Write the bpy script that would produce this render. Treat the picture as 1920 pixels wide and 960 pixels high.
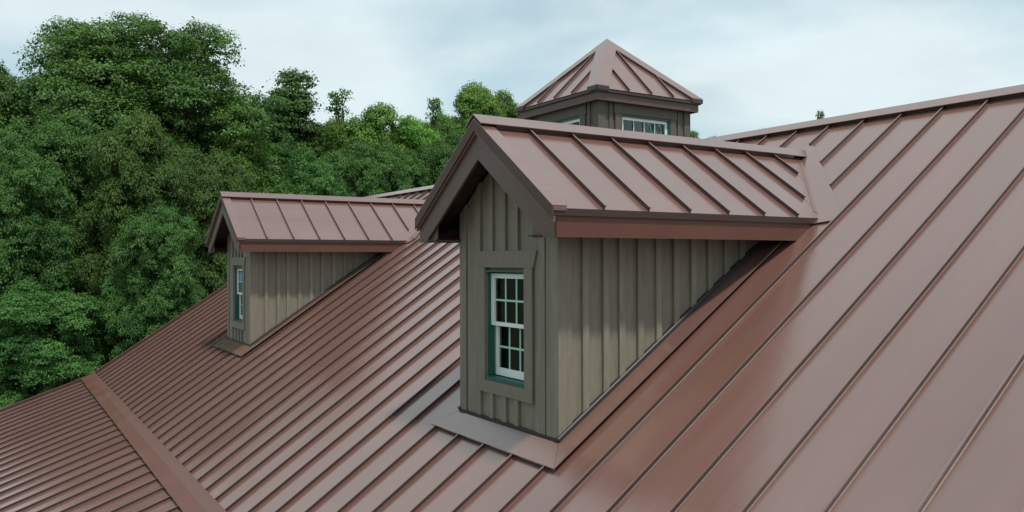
import bpy, math, random
import numpy as np
from mathutils import Matrix, Vector

for o in list(bpy.data.objects):
    bpy.data.objects.remove(o, do_unlink=True)
S = bpy.context.scene
COL = S.collection

# ------------------------------------------------------------------ camera
CAM_Z = 7.6
cam_d = bpy.data.cameras.new('camera')
cam = bpy.data.objects.new('camera', cam_d)
COL.objects.link(cam)
Fw = Vector((-0.8406, 0.5416, 0.0039)); Rt = Vector((0.5416, 0.8407, -0.0029)); Up = Vector((0.0048, 0.0003, 1.0))
Fw.normalize(); Rt = (Rt - Fw * Rt.dot(Fw)).normalized(); Up = Rt.cross(Fw)
mw = Matrix((( Rt.x, Up.x, -Fw.x, 0), (Rt.y, Up.y, -Fw.y, 0), (Rt.z, Up.z, -Fw.z, CAM_Z), (0, 0, 0, 1)))
cam.matrix_world = mw
cam_d.sensor_width = 36.0
cam_d.lens = 36.0 * 1519.6 / 1920.0
cam_d.clip_start = 0.1
cam_d.clip_end = 2000.0
S.camera = cam
S.render.resolution_x = 1024
S.render.resolution_y = 512

# ------------------------------------------------------------------ light
SUN_EL = math.radians(67.0)
sun_xy = Vector((0.997, -0.05)).normalized()
sun_dir = Vector((sun_xy.x * math.cos(SUN_EL), sun_xy.y * math.cos(SUN_EL), math.sin(SUN_EL)))
sd = bpy.data.lights.new('sun', 'SUN')
sd.energy = 3.0
sd.angle = math.radians(3.5)
sd.color = (1.0, 0.95, 0.87)
sun = bpy.data.objects.new('sun', sd)
sun.rotation_euler = sun_dir.to_track_quat('Z', 'Y').to_euler()
sun.location = (0, 0, 60)
COL.objects.link(sun)

W = bpy.data.worlds.new('World')
S.world = W
W.use_nodes = True
nt = W.node_tree
nt.nodes.clear()
N = nt.nodes.new; L = nt.links.new
out = N('ShaderNodeOutputWorld'); bg = N('ShaderNodeBackground')
sky = N('ShaderNodeTexSky'); sky.sky_type = 'NISHITA'; sky.sun_disc = False
sky.sun_elevation = SUN_EL
sky.sun_rotation = math.atan2(sun_xy.x, sun_xy.y)
sky.air_density = 1.2; sky.dust_density = 2.0
tc = N('ShaderNodeTexCoord')
mp = N('ShaderNodeMapping'); mp.inputs['Scale'].default_value = (1.0, 1.0, 2.6)
mp.inputs['Rotation'].default_value = (0.15, -0.12, 0.4)
L(tc.outputs['Generated'], mp.inputs['Vector'])
n1 = N('ShaderNodeTexNoise'); n1.inputs['Scale'].default_value = 2.1; n1.inputs['Detail'].default_value = 5; n1.inputs['Roughness'].default_value = 0.5
n1.inputs['Distortion'].default_value = 0.25
L(mp.outputs[0], n1.inputs['Vector'])
n2 = N('ShaderNodeTexNoise'); n2.inputs['Scale'].default_value = 5.5; n2.inputs['Detail'].default_value = 6; n2.inputs['Roughness'].default_value = 0.55
L(mp.outputs[0], n2.inputs['Vector'])
r1 = N('ShaderNodeValToRGB')
r1.color_ramp.elements[0].position = 0.40; r1.color_ramp.elements[0].color = (4.9, 6.55, 7.25, 1)
r1.color_ramp.elements[1].position = 0.56; r1.color_ramp.elements[1].color = (7.5, 8.65, 8.85, 1)
L(n1.outputs['Fac'], r1.inputs['Fac'])
r2 = N('ShaderNodeMapRange'); r2.inputs['From Min'].default_value = 0.3; r2.inputs['From Max'].default_value = 0.7
r2.inputs['To Min'].default_value = 0.94; r2.inputs['To Max'].default_value = 1.05
L(n2.outputs['Fac'], r2.inputs['Value'])
mul = N('ShaderNodeVectorMath'); mul.operation = 'SCALE'
L(r1.outputs['Color'], mul.inputs[0]); L(r2.outputs[0], mul.inputs['Scale'])
mx = N('ShaderNodeMix'); mx.data_type = 'RGBA'
mx.inputs['Factor'].default_value = 0.86
L(sky.outputs[0], mx.inputs['A']); L(mul.outputs[0], mx.inputs['B'])
L(mx.outputs['Result'], bg.inputs['Color'])
bg.inputs['Strength'].default_value = 0.1
L(bg.outputs[0], out.inputs['Surface'])

S.view_settings.view_transform = 'Standard'
S.view_settings.look = 'None'
S.view_settings.exposure = 0.15
S.view_settings.gamma = 1.0
S.render.engine = 'CYCLES'

# ------------------------------------------------------------------ materials
def mat(name, base, rough=0.6, ior=1.5, var=0.0, vscale=1.0, stretch=(1, 1, 1), bump=0.0, bscale=10.0, bdist=0.01,
        tint=None, coat=0.0, spec=0.5, rvar=0.0, metallic=0.0, fine=0.0):
    m = bpy.data.materials.new(name); m.use_nodes = True
    t = m.node_tree; b = t.nodes['Principled BSDF']
    b.inputs['Base Color'].default_value = (*base, 1); b.inputs['Roughness'].default_value = rough
    b.inputs['IOR'].default_value = ior; b.inputs['Specular IOR Level'].default_value = spec
    b.inputs['Metallic'].default_value = metallic
    if coat: b.inputs['Coat Weight'].default_value = coat; b.inputs['Coat Roughness'].default_value = 0.15
    c = t.nodes.new('ShaderNodeTexCoord'); mpn = t.nodes.new('ShaderNodeMapping')
    mpn.inputs['Scale'].default_value = stretch
    t.links.new(c.outputs['Object'], mpn.inputs['Vector'])
    if var:
        n = t.nodes.new('ShaderNodeTexNoise'); n.inputs['Scale'].default_value = vscale; n.inputs['Detail'].default_value = 8
        n.inputs['Roughness'].default_value = 0.62
        t.links.new(mpn.outputs[0], n.inputs['Vector'])
        mm = t.nodes.new('ShaderNodeMix'); mm.data_type = 'RGBA'
        lo = [x * (1 - var) for x in base]; hi = [min(1, x * (1 + var)) for x in (tint or base)]
        mm.inputs['A'].default_value = (*lo, 1); mm.inputs['B'].default_value = (*hi, 1)
        mr = t.nodes.new('ShaderNodeMapRange'); mr.inputs['From Min'].default_value = 0.3; mr.inputs['From Max'].default_value = 0.7
        t.links.new(n.outputs['Fac'], mr.inputs['Value']); t.links.new(mr.outputs[0], mm.inputs['Factor'])
        # a little difference from piece to piece
        oi = t.nodes.new('ShaderNodeObjectInfo'); mr2 = t.nodes.new('ShaderNodeMapRange')
        mr2.inputs['To Min'].default_value = 1 - var * 0.5; mr2.inputs['To Max'].default_value = 1 + var * 0.5
        t.links.new(oi.outputs['Random'], mr2.inputs['Value'])
        sc = t.nodes.new('ShaderNodeVectorMath'); sc.operation = 'SCALE'
        t.links.new(mm.outputs['Result'], sc.inputs[0]); t.links.new(mr2.outputs[0], sc.inputs['Scale'])
        t.links.new(sc.outputs[0], b.inputs['Base Color'])
        if rvar:
            mr3 = t.nodes.new('ShaderNodeMapRange'); mr3.inputs['From Min'].default_value = 0.3; mr3.inputs['From Max'].default_value = 0.7
            mr3.inputs['To Min'].default_value = rough - rvar; mr3.inputs['To Max'].default_value = rough + rvar
            t.links.new(n.outputs['Fac'], mr3.inputs['Value']); t.links.new(mr3.outputs[0], b.inputs['Roughness'])
    if bump:
        nb = t.nodes.new('ShaderNodeTexNoise'); nb.inputs['Scale'].default_value = bscale; nb.inputs['Detail'].default_value = 2 if not fine else 6
        t.links.new(mpn.outputs[0], nb.inputs['Vector'])
        bp = t.nodes.new('ShaderNodeBump'); bp.inputs['Strength'].default_value = bump; bp.inputs['Distance'].default_value = bdist
        t.links.new(nb.outputs['Fac'], bp.inputs['Height']); t.links.new(bp.outputs[0], b.inputs['Normal'])
    return m

BROWN = (0.152, 0.074, 0.059)
M = {}
M['metal'] = mat('brown painted steel', BROWN, rough=0.21, ior=2.22, var=0.07, vscale=1.3, stretch=(1.6, .35, .35), bump=0.5, bscale=1.3, bdist=0.007, rvar=0.05)
M['seam'] = mat('shade darkened brown seam', (0.054, 0.030, 0.025), rough=0.42, ior=1.5, var=0.05, vscale=2.0)  # same paint as the pans, shade of the seam sides put into the colour
M['edge'] = mat('folded steel edge', BROWN, rough=0.35, ior=2.2, var=0.05, vscale=2.0)
M['trim'] = mat('brown painted trim', (0.115, 0.046, 0.033), rough=0.36, ior=1.5, var=0.08, vscale=2.0, bump=0.4, bscale=3.0, bdist=0.003, rvar=0.05)
M['rakef'] = mat('brown fascia board', (0.110, 0.064, 0.051), rough=0.45, ior=1.45, var=0.12, vscale=2.5, bump=0.3, bscale=3.0, bdist=0.002)
M['mould'] = mat('brown rake moulding', (0.150, 0.095, 0.080), rough=0.4, ior=1.5, var=0.08, vscale=2.5)
M['raket'] = mat('shade darkened brown rake trim', (0.090, 0.050, 0.038), rough=0.5, ior=1.3, var=0.08, vscale=2.5)  # roof paint darkened: shade on the front-facing trim is in the base colour
M['step'] = mat('charcoal step flashing', (0.028, 0.026, 0.027), rough=0.35, ior=1.5, var=0.1, vscale=3)
M['dark_trim'] = mat('dark brown trim', (0.045, 0.026, 0.022), rough=0.4, ior=1.5, var=0.1, vscale=3.0, bump=0.3, bscale=3.0, bdist=0.002)
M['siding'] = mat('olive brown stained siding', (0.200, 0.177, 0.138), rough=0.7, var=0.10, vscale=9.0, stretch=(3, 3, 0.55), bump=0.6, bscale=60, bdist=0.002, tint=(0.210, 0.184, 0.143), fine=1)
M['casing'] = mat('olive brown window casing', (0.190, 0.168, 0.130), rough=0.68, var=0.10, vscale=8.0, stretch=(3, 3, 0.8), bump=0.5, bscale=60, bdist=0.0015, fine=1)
M['cup'] = mat('dark grey brown siding', (0.098, 0.088, 0.072), rough=0.75, var=0.12, vscale=9.0, stretch=(3, 3, 0.55), bump=0.5, bscale=60, bdist=0.002, fine=1)  # darker version of the siding colour, for the cupola
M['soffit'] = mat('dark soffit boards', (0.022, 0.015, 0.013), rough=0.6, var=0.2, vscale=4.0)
M['green'] = mat('teal green painted frame', (0.010, 0.105, 0.078), rough=0.45, var=0.12, vscale=5)
M['white'] = mat('white vinyl sash', (0.76, 0.80, 0.79), rough=0.4, var=0.04, vscale=6)
M['mint'] = mat('pale mint grille', (0.36, 0.66, 0.54), rough=0.45, var=0.04, vscale=6)
M['track'] = mat('grey vinyl track', (0.30, 0.31, 0.28), rough=0.5, var=0.08, vscale=6)
M['inside'] = mat('dark interior', (0.018, 0.019, 0.017), rough=0.9, var=0.3, vscale=3)
M['wall_in'] = M['inside']
M['sticker'] = mat('blue printed sticker', (0.06, 0.25, 0.42), rough=0.5)
M['cord'] = mat('pale hanging wire', (0.45, 0.47, 0.45), rough=0.6)
M['deck'] = mat('roof deck underlay', (0.05, 0.035, 0.03), rough=0.8, var=0.2, vscale=3)
M['foundation'] = mat('split grey stone base', (0.25, 0.24, 0.22), rough=0.9, var=0.3, vscale=4)
M['bark'] = mat('grey brown bark', (0.085, 0.070, 0.052), rough=0.9, var=0.4, vscale=6, stretch=(4, 4, 0.6), bump=0.8, bscale=14, bdist=0.03, fine=1)
M['ground'] = mat('forest floor', (0.045, 0.050, 0.022), rough=0.95, var=0.5, vscale=0.6, tint=(0.07, 0.085, 0.03), bump=0.8, bscale=4, bdist=0.1, fine=1)

def knots(m):
    t = m.node_tree; b = t.nodes['Principled BSDF']
    c = t.nodes.new('ShaderNodeTexCoord'); v = t.nodes.new('ShaderNodeTexVoronoi'); v.inputs['Scale'].default_value = 2.6
    t.links.new(c.outputs['Object'], v.inputs['Vector'])
    r = t.nodes.new('ShaderNodeMapRange'); r.inputs['From Min'].default_value = 0.03; r.inputs['From Max'].default_value = 0.055
    r.inputs['To Min'].default_value = 0.35; r.inputs['To Max'].default_value = 1.0
    t.links.new(v.outputs['Distance'], r.inputs['Value'])
    # rain marks: broad soft streaks running down the boards
    mpn = t.nodes.new('ShaderNodeMapping'); mpn.inputs['Scale'].default_value = (7, 7, 0.35)
    t.links.new(c.outputs['Object'], mpn.inputs['Vector'])
    n = t.nodes.new('ShaderNodeTexNoise'); n.inputs['Scale'].default_value = 1.6; n.inputs['Detail'].default_value = 4
    t.links.new(mpn.outputs[0], n.inputs['Vector'])
    r2 = t.nodes.new('ShaderNodeMapRange'); r2.inputs['From Min'].default_value = 0.35; r2.inputs['From Max'].default_value = 0.65
    r2.inputs['To Min'].default_value = 0.88; r2.inputs['To Max'].default_value = 1.08
    t.links.new(n.outputs['Fac'], r2.inputs['Value'])
    mu = t.nodes.new('ShaderNodeMath'); mu.operation = 'MULTIPLY'
    t.links.new(r.outputs[0], mu.inputs[0]); t.links.new(r2.outputs[0], mu.inputs[1])
    old = b.inputs['Base Color'].links[0].from_socket
    sc = t.nodes.new('ShaderNodeVectorMath'); sc.operation = 'SCALE'
    t.links.new(old, sc.inputs[0]); t.links.new(mu.outputs[0], sc.inputs['Scale']); t.links.new(sc.outputs[0], b.inputs['Base Color'])
knots(M['siding'])
def dust(m, dirt=(0.30, 0.26, 0.23), amt=0.06):
    # pale dust and dried drip marks that run down the slope, over the paint
    t = m.node_tree; b = t.nodes['Principled BSDF']
    c = t.nodes.new('ShaderNodeTexCoord'); mpn = t.nodes.new('ShaderNodeMapping'); mpn.inputs['Scale'].default_value = (9, 0.5, 0.5)
    t.links.new(c.outputs['Object'], mpn.inputs['Vector'])
    n = t.nodes.new('ShaderNodeTexNoise'); n.inputs['Scale'].default_value = 1.0; n.inputs['Detail'].default_value = 7; n.inputs['Roughness'].default_value = 0.65
    t.links.new(mpn.outputs[0], n.inputs['Vector'])
    n2 = t.nodes.new('ShaderNodeTexNoise'); n2.inputs['Scale'].default_value = 0.8; n2.inputs['Detail'].default_value = 3
    t.links.new(c.outputs['Object'], n2.inputs['Vector'])
    mu = t.nodes.new('ShaderNodeMath'); mu.operation = 'MULTIPLY'; t.links.new(n.outputs['Fac'], mu.inputs[0]); t.links.new(n2.outputs['Fac'], mu.inputs[1])
    r = t.nodes.new('ShaderNodeMapRange'); r.inputs['From Min'].default_value = 0.2; r.inputs['From Max'].default_value = 0.42
    r.inputs['To Min'].default_value = 0.0; r.inputs['To Max'].default_value = amt
    t.links.new(mu.outputs[0], r.inputs['Value'])
    mx_ = t.nodes.new('ShaderNodeMix'); mx_.data_type = 'RGBA'; mx_.inputs['B'].default_value = (*dirt, 1)
    old = b.inputs['Base Color'].links[0].from_socket
    t.links.new(old, mx_.inputs['A']); t.links.new(r.outputs[0], mx_.inputs['Factor']); t.links.new(mx_.outputs['Result'], b.inputs['Base Color'])
dust(M['metal'])
def glass_mat():
    m = bpy.data.materials.new('window glass'); m.use_nodes = True
    t = m.node_tree; t.nodes.clear()
    o = t.nodes.new('ShaderNodeOutputMaterial'); mxs = t.nodes.new('ShaderNodeMixShader')
    g = t.nodes.new('ShaderNodeBsdfGlossy'); g.inputs['Roughness'].default_value = 0.03
    tr = t.nodes.new('ShaderNodeBsdfTransparent'); tr.inputs['Color'].default_value = (0.55, 0.62, 0.58, 1)
    f = t.nodes.new('ShaderNodeFresnel'); f.inputs['IOR'].default_value = 1.45
    n = t.nodes.new('ShaderNodeTexNoise'); n.inputs['Scale'].default_value = 2.5
    b = t.nodes.new('ShaderNodeBump'); b.inputs['Strength'].default_value = 0.08; b.inputs['Distance'].default_value = 0.01
    t.links.new(n.outputs['Fac'], b.inputs['Height']); t.links.new(b.outputs[0], g.inputs['Normal'])
    t.links.new(f.outputs[0], mxs.inputs['Fac']); t.links.new(tr.outputs[0], mxs.inputs[1]); t.links.new(g.outputs[0], mxs.inputs[2])
    t.links.new(mxs.outputs[0], o.inputs['Surface'])
    return m
M['glass'] = glass_mat()

def leaf_mat(name, dark, light, trans=0.27):
    m = bpy.data.materials.new(name); m.use_nodes = True
    t = m.node_tree; t.nodes.clear(); nn = t.nodes.new; ll = t.links.new
    o = nn('ShaderNodeOutputMaterial')
    a = nn('ShaderNodeAttribute'); a.attribute_name = 'leafv'
    oi = nn('ShaderNodeObjectInfo')
    c = nn('ShaderNodeTexCoord'); n = nn('ShaderNodeTexNoise'); n.inputs['Scale'].default_value = 0.55; n.inputs['Detail'].default_value = 3
    ll(c.outputs['Object'], n.inputs['Vector'])
    add = nn('ShaderNodeMath'); add.operation = 'MULTIPLY_ADD'; add.inputs[1].default_value = 0.55; add.inputs[2].default_value = -0.05
    ll(a.outputs['Fac'], add.inputs[0])
    add2 = nn('ShaderNodeMath'); add2.operation = 'MULTIPLY_ADD'; add2.inputs[1].default_value = 1.1; add2.inputs[2].default_value = -0.3
    ll(n.outputs['Fac'], add2.inputs[0])
    s = nn('ShaderNodeMath'); s.operation = 'ADD'; s.use_clamp = True
    ll(add.outputs[0], s.inputs[0]); ll(add2.outputs[0], s.inputs[1])
    mix = nn('ShaderNodeMix'); mix.data_type = 'RGBA'
    mix.inputs['A'].default_value = (*dark, 1); mix.inputs['B'].default_value = (*light, 1)
    ll(s.outputs[0], mix.inputs['Factor'])
    hs = nn('ShaderNodeHueSaturation')
    mr = nn('ShaderNodeMapRange'); mr.inputs['To Min'].default_value = 0.488; mr.inputs['To Max'].default_value = 0.512
    mr2 = nn('ShaderNodeMapRange'); mr2.inputs['To Min'].default_value = 0.82; mr2.inputs['To Max'].default_value = 1.2
    ll(oi.outputs['Random'], mr.inputs['Value']); ll(oi.outputs['Random'], mr2.inputs['Value'])
    ll(mr.outputs[0], hs.inputs['Hue']); ll(mr2.outputs[0], hs.inputs['Value']); ll(mix.outputs['Result'], hs.inputs['Color'])
    d = nn('ShaderNodeBsdfPrincipled'); d.inputs['Roughness'].default_value = 0.6; d.inputs['Specular IOR Level'].default_value = 0.2
    tl = nn('ShaderNodeBsdfTranslucent')
    ll(hs.outputs[0], d.inputs['Base Color'])
    bright = nn('ShaderNodeMix'); bright.data_type = 'RGBA'; bright.blend_type = 'MULTIPLY'; bright.inputs['Factor'].default_value = 1
    bright.inputs['B'].default_value = (1.2, 1.25, 0.5, 1)
    ll(hs.outputs[0], bright.inputs['A']); ll(bright.outputs['Result'], tl.inputs['Color'])
    ms = nn('ShaderNodeMixShader'); ms.inputs['Fac'].default_value = trans
    ll(d.outputs[0], ms.inputs[1]); ll(tl.outputs[0], ms.inputs[2]); ll(ms.outputs[0], o.inputs['Surface'])
    return m
M['leaf_oak'] = leaf_mat('dark oak leaves', (0.030, 0.072, 0.020), (0.145, 0.255, 0.066))
M['leaf_mid'] = leaf_mat('green broad leaves', (0.030, 0.080, 0.023), (0.130, 0.262, 0.070))
M['leaf_light'] = leaf_mat('yellow green leaves', (0.050, 0.130, 0.026), (0.225, 0.400, 0.082))

# ------------------------------------------------------------------ mesh helpers
WPOS = {}
def wpos(o):
    return WPOS.get(o.name, Vector((0, 0, 0))) if o else Vector((0, 0, 0))
def tag(o, label=None, cat=None, group=None, kind=None):
    if label: o['label'] = label
    if cat: o['category'] = cat
    if group: o['group'] = group
    if kind: o['kind'] = kind
    return o
def empty(name, loc, label, cat, group=None):
    o = bpy.data.objects.new(name, None); COL.objects.link(o); o.location = loc
    o.empty_display_size = 0.3
    WPOS[o.name] = Vector(loc)
    return tag(o, label, cat, group)

class MB:
    def __init__(s): s.v = []; s.f = []
    def poly_slab(s, base, n, h0, h1):
        """prism: polygon base (list of points, CCW seen from +n) between offsets h0 and h1 along n"""
        n = Vector(n); k = len(s.v); c = len(base)
        for p in base: s.v.append(Vector(p) + n * h0)
        for p in base: s.v.append(Vector(p) + n * h1)
        s.f.append(tuple(k + i for i in reversed(range(c))))
        s.f.append(tuple(k + c + i for i in range(c)))
        for i in range(c):
            j = (i + 1) % c
            s.f.append((k + i, k + j, k + c + j, k + c + i))
        return s
    def box(s, x0, x1, y0, y1, z0, z1):
        return s.poly_slab([(x0, y0, z0), (x1, y0, z0), (x1, y1, z0), (x0, y1, z0)], (0, 0, 1), 0, z1 - z0)
    def extrude(s, A, B, prof, ex, ey):
        """profile [(a,b)] in axes ex,ey swept from A to B"""
        A = Vector(A); B = Vector(B); ex = Vector(ex); ey = Vector(ey)
        k = len(s.v); c = len(prof)
        for P in (A, B):
            for a, b in prof: s.v.append(P + ex * a + ey * b)
        s.f.append(tuple(k + i for i in reversed(range(c)))); s.f.append(tuple(k + c + i for i in range(c)))
        for i in range(c):
            j = (i + 1) % c
            s.f.append((k + i, k + j, k + c + j, k + c + i))
        return s
    def tube(s, pts, rad, sides=7):
        k0 = len(s.v)
        up = Vector((0.3, 0.9, 0.2))
        for i, p in enumerate(pts):
            p = Vector(p)
            d = (Vector(pts[min(i + 1, len(pts) - 1)]) - Vector(pts[max(i - 1, 0)])).normalized()
            a = d.cross(up).normalized(); b = d.cross(a)
            for j in range(sides):
                t = 2 * math.pi * j / sides
                s.v.append(p + (a * math.cos(t) + b * math.sin(t)) * rad[i])
        for i in range(len(pts) - 1):
            for j in range(sides):
                q = (j + 1) % sides
                s.f.append((k0 + i * sides + j, k0 + i * sides + q, k0 + (i + 1) * sides + q, k0 + (i + 1) * sides + j))
        return s
    def build(s, name, m, parent=None, origin=None, smooth=False, fix=True, m2=None):
        org = Vector(origin) if origin is not None else (wpos(parent) if parent else Vector((0, 0, 0)))
        me = bpy.data.meshes.new(name)
        me.from_pydata([tuple(p - org) for p in s.v], [], s.f)
        if fix:
            import bmesh
            bm = bmesh.new(); bm.from_mesh(me); bmesh.ops.recalc_face_normals(bm, faces=bm.faces); bm.to_mesh(me); bm.free()
        if smooth: me.polygons.foreach_set('use_smooth', [True] * len(me.polygons))
        me.materials.append(m)
        if m2:       # the folded top and the foot of a seam keep the gloss of the pan
            me.materials.append(m2)
            for p_ in me.polygons:
                if p_.index % 14 in (4, 8): p_.material_index = 1
        me.update()
        o = bpy.data.objects.new(name, me); COL.objects.link(o)
        o.parent = parent
        o.location = org - wpos(parent)
        WPOS[o.name] = org
        return o

# ------------------------------------------------------------------ dimensions (metres)
MS = 0.6641                      # main roof slope
def zp(y): return MS * y + 3.6   # main roof plane
NL = math.sqrt(1 + MS * MS)
NP = Vector((0, -MS / NL, 1 / NL))
Y_R = 8.455                      # ridge
Z_R = zp(Y_R)
Y_T = 1.93                       # pitch break
MS2 = 0.3435
def zl(y): return zp(Y_T) + MS2 * (y - Y_T)
NL2 = math.sqrt(1 + MS2 * MS2)
NP2 = Vector((0, -MS2 / NL2, 1 / NL2))
Y_E = -2.6                       # lower eave
X_L, X_RT = -21.13, 9.0
X0, SP = -4.642, 0.452           # seam lattice
SH = 0.037                       # seam height
XC, EW, YR_, YW, WW = -5.975, 1.113, 3.478, 3.794, 0.776
ZE, DS = 7.985, 0.705            # dormer roof panel at the eave, its slope
ZF = 7.763                       # fascia bottom
D2 = Vector((-8.846, -0.04, -0.0266))
ZAP = ZE + DS * EW
DXS = [XC, XC + D2.x]
def yval(dx):                    # valley line (plan) of a dormer: y where dormer roof meets main roof
    return (ZE + DS * (EW - dx) - 3.6) / MS

def P1(x, y, h=0): return Vector((x, y, zp(y))) + NP * h
def P2(x, y, h=0): return Vector((x, y, zl(y))) + NP2 * h

RIB = [(-0.008, 0), (0.012, 0), (0.012, 0.004), (0.005, 0.006), (0.005, SH - 0.012), (0.008, SH - 0.012), (0.008, SH), (-0.008, SH), (-0.008, SH - 0.012), (-0.005, SH - 0.012), (-0.005, 0.006), (-0.008, 0.004)]

# ------------------------------------------------------------------ ground
gb = MB(); gb.v = [Vector((-900, -900, 0)), Vector((900, -900, 0)), Vector((900, 900, 0)), Vector((-900, 900, 0))]; gb.f = [(0, 1, 2, 3)]
tag(gb.build('ground', M['ground']), kind='structure')

# ------------------------------------------------------------------ building
lodge = empty('lodge', (-6, Y_R, 0), 'large lodge with a brown standing seam metal roof, two gabled dormers and a cupola', 'building')

# walls below the roof
wb = MB()
YB = 2 * Y_R - Y_E
wl = [(X_L + 0.6, Y_E + 0.6), (X_RT - 0.6, Y_E + 0.6), (X_RT - 0.6, YB - 0.6), (X_L + 0.6, YB - 0.6)]
zw = zl(Y_E) - 0.05
wb.poly_slab([(x, y, 0.45) for x, y in wl], (0, 0, 1), 0, zw - 0.45)
for xg in (X_L + 0.6, X_RT - 0.6 - 0.2):
    pr = [(Y_E + 0.6, zw), (YB - 0.6, zw), (2 * Y_R - Y_T, zp(Y_T) - 0.2), (Y_R, Z_R - 0.2), (Y_T, zp(Y_T) - 0.2)]
    wb.poly_slab([(xg, a, b + 0.002) for a, b in pr], (1, 0, 0), 0, 0.2)
wb.build('wall', M['siding'], lodge)
MB().box(X_L + 0.52, X_RT - 0.52, Y_E + 0.52, YB - 0.52, -0.2, 0.45).build('foundation', M['foundation'], lodge)

# main roof deck with its panels and seams
rd = MB()
for sgn in (1, -1):
    def fy(y): return y if sgn == 1 else 2 * Y_R - y
    pr = [(Y_T, zp(Y_T)), (Y_R, Z_R), (Y_R, Z_R - 0.18), (Y_T, zp(Y_T) - 0.18)]
    rd.poly_slab([(X_L, fy(a), b - 0.004) for a, b in pr], (1, 0, 0), 0, X_RT - X_L)
main_roof = rd.build('main_roof', M['deck'], lodge, origin=(-6, Y_R, Z_R))
rd = MB()
for sgn in (1, -1):
    pr = [(Y_E, zl(Y_E)), (Y_T, zl(Y_T)), (Y_T, zl(Y_T) - 0.16), (Y_E, zl(Y_E) - 0.16)]
    rd.poly_slab([(X_L, (a if sgn == 1 else 2 * Y_R - a), b - 0.005) for a, b in pr], (1, 0, 0), 0, X_RT - X_L)
lower_roof = rd.build('lower_roof', M['deck'], lodge, origin=(-6, Y_E, zl(Y_E)))

xs = [X0 + i * SP for i in range(-36, 31)]
xs = [x for x in xs if X_L + 0.08 < x < X_RT - 0.08]
edges = [X_L + 0.005] + xs + [X_RT - 0.005]
for a, b in zip(edges[:-1], edges[1:]):
    g = 0.0035
    p = MB(); base = [P1(a + g, Y_T, 0), P1(b - g, Y_T, 0), P1(b - g, Y_R - 0.02, 0), P1(a + g, Y_R - 0.02, 0)]
    p.poly_slab(base, NP, 0, 0.004)
    p.build('roof_panel', M['metal'], main_roof)
    p = MB(); base = [P2(a + g, Y_E - 0.02), P2(b - g, Y_E - 0.02), P2(b - g, Y_T - 0.012), P2(a + g, Y_T - 0.012)]
    p.poly_slab(base, NP2, 0, 0.004)
    p.build('roof_panel', M['metal'], lower_roof)

def cuts(x):
    """y interval of a main seam hidden by a dormer and its flashing"""
    for k, xc in enumerate(DXS):
        dx = abs(x - xc); dy = D2.y if k else 0
        yo = lambda q: dy + 6.64 + (yval(0) + .13 - 6.64) * (EW + .208 - q) / (EW + .133)
        if dx < WW + 0.235:
            return (YW - 0.19 + dy, yo(dx))
        if dx < EW + 0.18:
            return (6.15, yo(dx))
    return None
for x in xs:
    c = cuts(x)
    segs = [(Y_T + 0.10, Y_R - 0.10)] if c is None else [(Y_T + 0.10, c[0]), (c[1], Y_R - 0.10)]
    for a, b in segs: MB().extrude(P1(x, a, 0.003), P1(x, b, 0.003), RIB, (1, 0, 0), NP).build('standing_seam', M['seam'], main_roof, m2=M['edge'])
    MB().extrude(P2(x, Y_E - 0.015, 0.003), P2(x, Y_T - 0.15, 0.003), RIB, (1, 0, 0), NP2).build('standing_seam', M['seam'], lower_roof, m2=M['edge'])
# the far slope, seen by nobody from here: one sheet of panels and ribs
bk = MB()
NB = Vector((0, -NP.y, NP.z)); NB2 = Vector((0, -NP2.y, NP2.z))
def Pb(x, y): return Vector((x, 2 * Y_R - y, zp(y)))
def Pb2(x, y): return Vector((x, 2 * Y_R - y, zl(y)))
bk.poly_slab([Pb(X_L + .005, Y_T), Pb(X_RT - .005, Y_T), Pb(X_RT - .005, Y_R - .02), Pb(X_L + .005, Y_R - .02)], NB, 0, 0.004)
bk.poly_slab([Pb2(X_L + .005, Y_E - .02), Pb2(X_RT - .005, Y_E - .02), Pb2(X_RT - .005, Y_T - .01), Pb2(X_L + .005, Y_T - .01)], NB2, 0, 0.004)
for x in xs:
    bk.extrude(Pb(x, Y_T + .04) + NB * .003, Pb(x, Y_R - .1) + NB * .003, RIB, (1, 0, 0), NB)
    bk.extrude(Pb2(x, Y_E) + NB2 * .003, Pb2(x, Y_T - .1) + NB2 * .003, RIB, (1, 0, 0), NB2)
bk.build('rear_roof_slope', M['metal'], lodge)

# ridge cap: two legs with turned-down hems, over dark closures
def leg(mb, top0, top1, down, n, width, thick=0.006, hem=0.008):
    """a flat cap leg from the line top0-top1 going 'down' by width, with a hem"""
    d = Vector(down); n = Vector(n)
    prof = [(0, 0), (width, 0), (width, -hem), (width - 0.006, -hem), (width - 0.006, -thick), (0, -thick)]
    mb.extrude(top0, top1, prof, d, n)
apex = Vector((0, Y_R, Z_R)) + Vector((0, 0, (SH + 0.024) * NL))
DN = Vector((0, -1 / NL, -MS / NL)); DNb = Vector((0, 1 / NL, -MS / NL))
rc = MB()
leg(rc, Vector((X_L - .03, apex.y, apex.z)), Vector((X_RT + .03, apex.y, apex.z)), DN, NP, 0.185)
leg(rc, Vector((X_L - .03, apex.y, apex.z)), Vector((X_RT + .03, apex.y, apex.z)), DNb, NB, 0.185)
rc.build('ridge_cap', M['metal'], lodge)
rcl = MB()
for d, n in ((DN, NP), (DNb, NB)):
    e = Vector((0, Y_R, Z_R)) + d * 0.115
    for a, b in zip(edges[:-1], edges[1:]):
        rcl.extrude(e + Vector((a + .014, 0, 0)), e + Vector((b - .014, 0, 0)), [(0, 0.005), (0.012, 0.005), (0.012, SH + .012), (0, SH + .012)], d, n)
rcl.build('ridge_closure', M['dark_trim'], lodge)

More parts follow.
